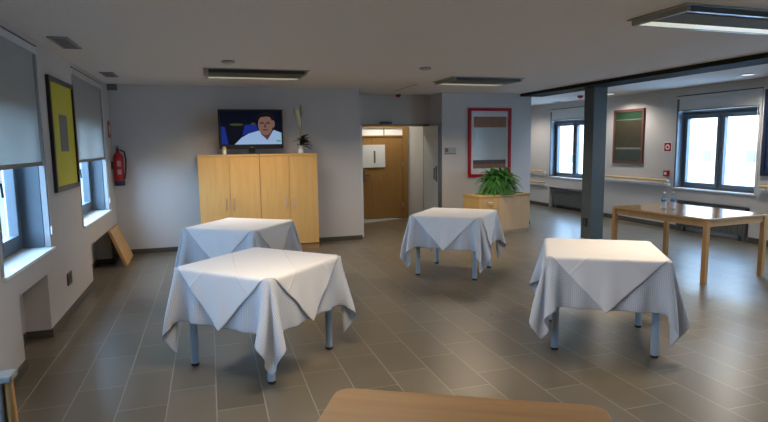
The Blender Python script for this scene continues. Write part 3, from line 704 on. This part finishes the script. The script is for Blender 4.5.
# ------------------------------------------------------------------ square tables with cloths
TS = .445; TH = .760
def square_table(cx, cy, rz, label):
    t = thing('square_table', label, 'table', (cx, cy, 0), rz, 'square tables under cloths')
    MB().box(-TS, TS, -TS, TS, TH-.025, TH).build('tabletop', M['white'], t)
    r = MB(); q = .34
    for s in (-1, 1): r.box(-q, q, s*q-.012, s*q+.012, TH-.075, TH-.026).box(s*q-.012, s*q+.012, -q+.013, q-.013, TH-.075, TH-.026)
    r.build('underframe', M['leg'], t)
    for sx in (-1, 1):
        for sy in (-1, 1):
            l = MB().lathe([(.028,.02),(.028,TH-.026)], (sx*.365, sy*.365, 0), 18).build('leg', M['leg'], t, 0, True)
            MB().lathe([(.026,0),(.029,.003),(.029,.0195)], (sx*.365, sy*.365, 0), 18).build('rubber_foot', M['foot'], l, 0, True)
    return t
def drape(seed, half=TS*1.85, n=75, twist=(.5,.5,.5,.5)):
    """hangs a square cloth over the table edge: position based dynamics, corners fold by themselves"""
    h = 2*half/(n-1); rng = np.random.default_rng(seed)
    g = np.linspace(-half, half, n); X, Y = np.meshgrid(g, g, indexing='ij')
    top = TH + .003; a = TS + .002
    P = np.stack([X, Y, np.full_like(X, top)], -1).reshape(-1, 3)
    rest = P.copy(); pin = (np.abs(rest[:,0]) <= TS+1e-4) & (np.abs(rest[:,1]) <= TS+1e-4)
    ex = np.clip(np.abs(rest[:,0])-TS, 0, None); ey = np.clip(np.abs(rest[:,1])-TS, 0, None)
    # start: skirt tilted down 50 degrees to start quickly
    P[:,0] -= np.sign(rest[:,0])*ex*.35; P[:,1] -= np.sign(rest[:,1])*ey*.35; P[:,2] -= np.maximum(ex, ey)*.75
    P[~pin] += rng.normal(0, .002, (int((~pin).sum()), 3))
    idx = np.arange(n*n).reshape(n, n)
    cons = []
    def add(A, B, k):
        A, B = A.ravel(), B.ravel(); L0 = np.linalg.norm(rest[A]-rest[B], axis=1); keep = ~(pin[A] & pin[B]) if k >= .15 else ~(pin[A] | pin[B])
        cons.append((A[keep], B[keep], L0[keep], k))
    for st, k in ((1, 1.0), (2, .145), (4, .07)):
        for par in range(2*st):
            r = [i for i in range(n-st) if (i % (2*st)) == par]
            if r: r = np.array(r); add(idx[r], idx[r+st], k); add(idx[:, r], idx[:, r+st], k)
    for par in range(2):
        r = np.arange(par, n-1, 2)
        for q in range(2):
            c = np.arange(q, n-1, 2)
            add(idx[np.ix_(r, c)], idx[np.ix_(r+1, c+1)], .2); add(idx[np.ix_(r+1, c)], idx[np.ix_(r, c+1)], .2)
    w = np.where(pin, 0., 1.); V = np.zeros_like(P); dt = 1/60.
    wind = np.zeros_like(P)
    for (sx, sy), tw in zip(((1,1),(1,-1),(-1,-1),(-1,1)), twist):
        m = (rest[:,0]*sx > TS) & (rest[:,1]*sy > TS)
        wind[m] += np.array([-sy*tw, sx*tw, 0])
    for step in range(360):
        V[:,2] -= 9.8*dt; V += wind*dt*(3.0 if step < 160 else .5); V *= .972
        Q = P + V*dt*w[:,None]
        for it in range(16):
            for A, B, L0, k in cons:
                d = Q[A]-Q[B]; L = np.linalg.norm(d, axis=1)+1e-9
                ws = w[A]+w[B]; c = (k*(L-L0)/L/ws)[:,None]*d
                Q[A] -= c*w[A][:,None]; Q[B] += c*w[B][:,None]
            ins = (~pin) & (np.abs(Q[:,0]) < a) & (np.abs(Q[:,1]) < a) & (Q[:,2] < top)
            px = a-np.abs(Q[:,0]); py = a-np.abs(Q[:,1])
            mx = ins & (px <= py); my = ins & (py < px)
            # the side a skirt point belongs to decides where it is pushed
            mx2 = ins & (ex > ey); my2 = ins & (ey > ex)
            mx = (mx & ~my2) | mx2; my = (my & ~mx2) | my2
            Q[mx,0] = np.sign(rest[mx,0])*a; Q[my,1] = np.sign(rest[my,1])*a
            Q[:,2] = np.maximum(Q[:,2], .03)
        V = (Q-P)/dt; P = Q
    return rest.reshape(n, n, 3), P.reshape(n, n, 3), half, n
def cloth_mesh(name, verts, faces, uvs, m, thick):
    me = bpy.data.meshes.new(name); me.from_pydata([tuple(map(float, v)) for v in verts], [], faces)
    ul = me.uv_layers.new(name='cloth')
    for lp in me.loops: ul.data[lp.index].uv = uvs[lp.vertex_index]
    for p in me.polygons: p.use_smooth = True
    me.materials.append(m)
    o = bpy.data.objects.new(name, me); COL.objects.link(o)
    s = o.modifiers.new('Smooth', 'SUBSURF'); s.levels = 1; s.render_levels = 1
    d = o.modifiers.new('Thick', 'SOLIDIFY'); d.thickness = thick; d.offset = 1
    return o
def grid_normals(P):
    du = np.gradient(P, axis=0); dv = np.gradient(P, axis=1); N = np.cross(du, dv)
    N /= np.linalg.norm(N, axis=2, keepdims=True)+1e-9
    return N
def clothed_table(cx, cy, deg, seed, twist, lt, lc, lo):
    rz = math.radians(deg)
    square_table(cx, cy, rz, lt)
    R, P, half, n = drape(seed, twist=twist)
    faces = [(i*n+j, (i+1)*n+j, (i+1)*n+j+1, i*n+j+1) for i in range(n-1) for j in range(n-1)]
    uv = [tuple(map(float, r[:2])) for r in R.reshape(-1, 3)]
    o = cloth_mesh('tablecloth', P.reshape(-1, 3), faces, uv, M['cloth'], .0012)
    o.location = (cx, cy, 0); o.rotation_euler.z = rz; tag(o, lc, 'tablecloth', 'spotted tablecloths')
    # top cloth laid diamond-wise: follows the lower cloth
    N = grid_normals(P); hd = TS+.398; k = 61; s = np.linspace(-1, 1, k)*hd/math.sqrt(2)
    A, B = np.meshgrid(s, s, indexing='ij'); xx = (A-B)/math.sqrt(2); yy = (A+B)/math.sqrt(2)
    def samp(G, x, y):
        fx = (x+half)/(2*half)*(n-1); fy = (y+half)/(2*half)*(n-1)
        i = np.clip(np.floor(fx).astype(int), 0, n-2); j = np.clip(np.floor(fy).astype(int), 0, n-2); u = (fx-i)[...,None]; v_ = (fy-j)[...,None]
        return G[i,j]*(1-u)*(1-v_)+G[i+1,j]*u*(1-v_)+G[i,j+1]*(1-u)*v_+G[i+1,j+1]*u*v_
    Q = samp(P, xx, yy); NN = samp(N, np.clip(xx,-half,half), np.clip(yy,-half,half)); NN /= np.linalg.norm(NN, axis=2, keepdims=True)
    hang = np.clip(np.maximum(np.abs(xx), np.abs(yy))-TS, 0, None)[...,None]
    Q = Q + NN*(.0045+.012*np.clip(hang/.3, 0, 1))
    fo = [(i*k+j, (i+1)*k+j, (i+1)*k+j+1, i*k+j+1) for i in range(k-1) for j in range(k-1)]
    uvo = [(float(a_)+.205, float(b_)+.205) for a_, b_ in zip(A.ravel(), B.ravel())]
    o2 = cloth_mesh('overlay_cloth', Q.reshape(-1, 3), fo, uvo, M['over'], .0012)
    o2.location = (cx, cy, 0); o2.rotation_euler.z = rz; tag(o2, lo, 'tablecloth', 'plain overlay cloths')
clothed_table(.305, 6.50, 55, 1, (.2,-.2,.25,.2), 'square table nearest the wooden wall cabinets, under cloths', 'spotted pale cloth hanging from the table nearest the wooden cabinets', 'plain diamond-laid cloth on the table nearest the wooden cabinets')
clothed_table(.342, 4.315, 45, 2, (-.2,.15,-.4,-.15), 'nearest left square table, the large one in front of another table', 'spotted pale cloth hanging on the nearest left table', 'plain creased diamond-laid cloth on the nearest left table')
clothed_table(2.965, 6.50, 48.5, 3, (.2,.2,.3,.2), 'square table in front of the corridor doorway, under cloths', 'spotted pale cloth hanging from the table before the doorway', 'plain diamond-laid cloth on the table before the doorway')
clothed_table(3.07, 3.815, 57.3, 4, (.2,-.2,.2,.25), 'right-hand square table in front of the column, under cloths', 'spotted pale cloth hanging on the table in front of the column', 'plain diamond-laid cloth on the table in front of the column')

# ------------------------------------------------------------------ wooden tables
def wood_table(loc, rz, lx, ly, h, top, leg, label, ins=.012, q=.028):
    t = thing('wooden_table', label, 'table', loc, rz)
    tp = MB(); r = .06; pts = []
    for sx, sy, a0 in ((1,1,0),(-1,1,PI/2),(-1,-1,PI),(1,-1,1.5*PI)):
        for i in range(5): a = a0+i*PI/8; pts.append((sx*(lx/2-r)+r*math.cos(a), sy*(ly/2-r)+r*math.sin(a)))
    tp.prism(pts, h-.028, h, lambda a, c, d: (a, c, d)); tp.build('tabletop', top, t, .006)
    ax, ay = lx/2-ins-q, ly/2-ins-q
    for sx in (-1, 1):
        for sy in (-1, 1):
            MB().box(sx*ax-q, sx*ax+q, sy*ay-q, sy*ay+q, 0, h-.0285).build('leg', leg, t, .006)
    for s in (-1, 1):
        MB().box(-ax+q+.001, ax-q-.001, s*ay-.011, s*ay+.011, h-.10, h-.0285).build('apron', leg, t)
        MB().box(s*ax-.011, s*ax+.011, -ay+q+.001, ay-q-.001, h-.10, h-.0285).build('apron', leg, t)
    return t
wood_table((5.79, 5.63, 0), math.radians(4), 1.03, 1.47, .76, M['table'], M['tleg'], 'shiny wooden table with two water bottles beside the right windows')
wood_table((.615, 1.315, 0), math.radians(-28), .95, .95, .75, M['bench'], M['tleg'], 'bare wooden table nearest the camera at the bottom photo edge')
# water bottles
def bottle(x, y, label):
    t = thing('water_bottle', label, 'bottle', (x, y, .761), 0, 'water bottles on the wooden table')
    MB().lathe([(.028,0),(.032,.006),(.032,.06),(.030,.07),(.032,.08),(.032,.135),(.026,.165),(.014,.19),(.012,.205)], (0,0,0), 20).build('bottle_body', M['water'], t, 0, True)
    MB().lathe([(.0328,.095),(.0328,.13)], (0,0,0), 20).build('label_band', M['blabel'], t, 0, True)
    MB().lathe([(.0322,.01),(.0322,.09)], (0,0,0), 20).build('white_band', M['bwhite'], t, 0, True)
    MB().lathe([(.0135,.206),(.0135,.222),(.001,.223)], (0,0,0), 14).build('cap', M['white'], t, 0, True)
M['bwhite'] = mat('frosted_plastic', (.55,.60,.65), .3)
bottle(5.61, 5.80, 'left-hand water bottle on the wooden table')
bottle(5.705, 5.745, 'right-hand water bottle on the wooden table')

# chair whose top corner shows at the left edge
ch = thing('upholstered_chair', 'grey padded chair with a wooden post cut off at the left photo edge', 'chair', (-.955, 2.375, 0))
bb = MB(); bb.box(-.21, .205, -.04, .045, .775, .80); bb.build('top_rail', M['chairgrey'], ch, .006)
MB().box(-.20, .165, -.03, .035, .47, .774).build('backrest', M['fabric'], ch, .008)
MB().box(-.21, .19, -.50, -.03, .40, .47).build('seat', M['fabric'], ch, .012)
for x in (-.205, .18):
    s = 1 if x > 0 else -1
    MB().tube([(x, 0, .774), (x+s*.006, .0, .45), (x+s*.02, .04, 0)], [.018,.019,.016], 10).build('rear_post', M['tleg'], ch, 0, True)
    MB().tube([(x-s*.01, -.47, .40), (x, -.48, 0)], .018, 10).build('front_leg', M['tleg'], ch, 0, True)

# ------------------------------------------------------------------ outside
struct(box(-45, -7.5, -25, 45, -.5, -.4).build('ground_path', M['gravel']))
struct(box(-7.5, XL-.6, -25, 45, -.5, -.4).build('ground_left', M['grass']))
struct(box(XR+.6, 60, -25, 45, -.5, -.4).build('ground_right', M['asphalt']))
def facade(name, x, y0, y1, z1, sgn, m, wins, label):
    t = thing(name, label, 'building', (x, (y0+y1)/2, -.4))
    h = (y1-y0)/2
    q = sorted((0, -sgn*6)); MB().box(q[0], q[1], -h, h, 0, z1+.4).build('wall', m, t)
    for y, z, w, hh in wins:
        q = sorted((sgn*.0, sgn*.05)); fo = MB().box(q[0]+.001*sgn, q[1], y-w/2, y+w/2, z, z+hh).build('window', M['white'], t)
        q = sorted((sgn*.051, sgn*.06)); MB().box(q[0], q[1], y-w/2+.06, y+w/2-.06, z+.06, z+hh-.06).build('pane', M['fglass'], fo)
facade('neighbouring_building', 24, -5, 50, 9, -1, M['concrete'], [(-.4-2.4*k, .9, .68, .7) for k in range(-2, 6)] + [(10.75, .5, .75, .7), (14.2, .5, .75, .7)], 'pale building seen through the right wall windows')
facade('garden_building', -13, 5, 45, 1.9, 1, M['cream'], [(-12+k*5, .9, 1.6, 1.0) for k in range(5)], 'low cream building seen through the left wall windows')

# ------------------------------------------------------------------ daylight
w = bpy.data.worlds.new('World'); S.world = w; w.use_nodes = True
bg = w.node_tree.nodes['Background']; bg.inputs['Color'].default_value = (*SKY, 1); bg.inputs['Strength'].default_value = SKY_S
def portal(x, y0, y1, z0, z1, sgn):
    l = bpy.data.lights.new('window_portal', 'AREA'); l.shape = 'RECTANGLE'; l.size = z1-z0; l.size_y = y1-y0; l.cycles.is_portal = True
    o = bpy.data.objects.new('window_portal', l); COL.objects.link(o); o.location = (x, (y0+y1)/2, (z0+z1)/2); o.rotation_euler = (0, -PI/2*sgn, 0)
for a, c in (WL1, WL2, WL3): portal(XL-.37, a, c, WZ0, WZ1, 1)
for a, c in (WR1, WR2, WR5, WR6): portal(XR+.31, a, c, RZ0, RZ1, -1)
area('corridor_lamp_light', (3.6, 11.1, H-.03), .6, .3, 24, (1,.9,.75), 170)

# ------------------------------------------------------------------ camera
f_, yaw, pitch, roll = 557.78, math.radians(17.2577), math.radians(6.875), math.radians(-.7484)
fw = Vector((math.sin(yaw)*math.cos(pitch), math.cos(yaw)*math.cos(pitch), -math.sin(pitch)))
r0 = Vector((math.cos(yaw), -math.sin(yaw), 0)); u0 = r0.cross(fw)
r1 = math.cos(roll)*r0 + math.sin(roll)*u0; u1 = -math.sin(roll)*r0 + math.cos(roll)*u0
cd = bpy.data.cameras.new('Camera'); cam = bpy.data.objects.new('Camera', cd); COL.objects.link(cam)
cd.sensor_fit = 'HORIZONTAL'; cd.sensor_width = 36; cd.lens = f_/768*36; cd.clip_start = .05; cd.clip_end = 300
cam.matrix_world = Matrix(((r1.x, u1.x, -fw.x, 0), (r1.y, u1.y, -fw.y, 0), (r1.z, u1.z, -fw.z, 1.65), (0,0,0,1)))
S.camera = cam
S.view_settings.view_transform = 'Standard'; S.view_settings.look = 'None'; S.view_settings.gamma = 1; S.view_settings.use_curve_mapping = False
S.view_settings.exposure = EXPOSURE
S.cycles.use_denoising = True; S.cycles.max_bounces = 10; S.cycles.diffuse_bounces = 6; S.cycles.transparent_max_bounces = 12
S.cycles.caustics_reflective = False; S.cycles.caustics_refractive = False; S.cycles.sample_clamp_indirect = 6
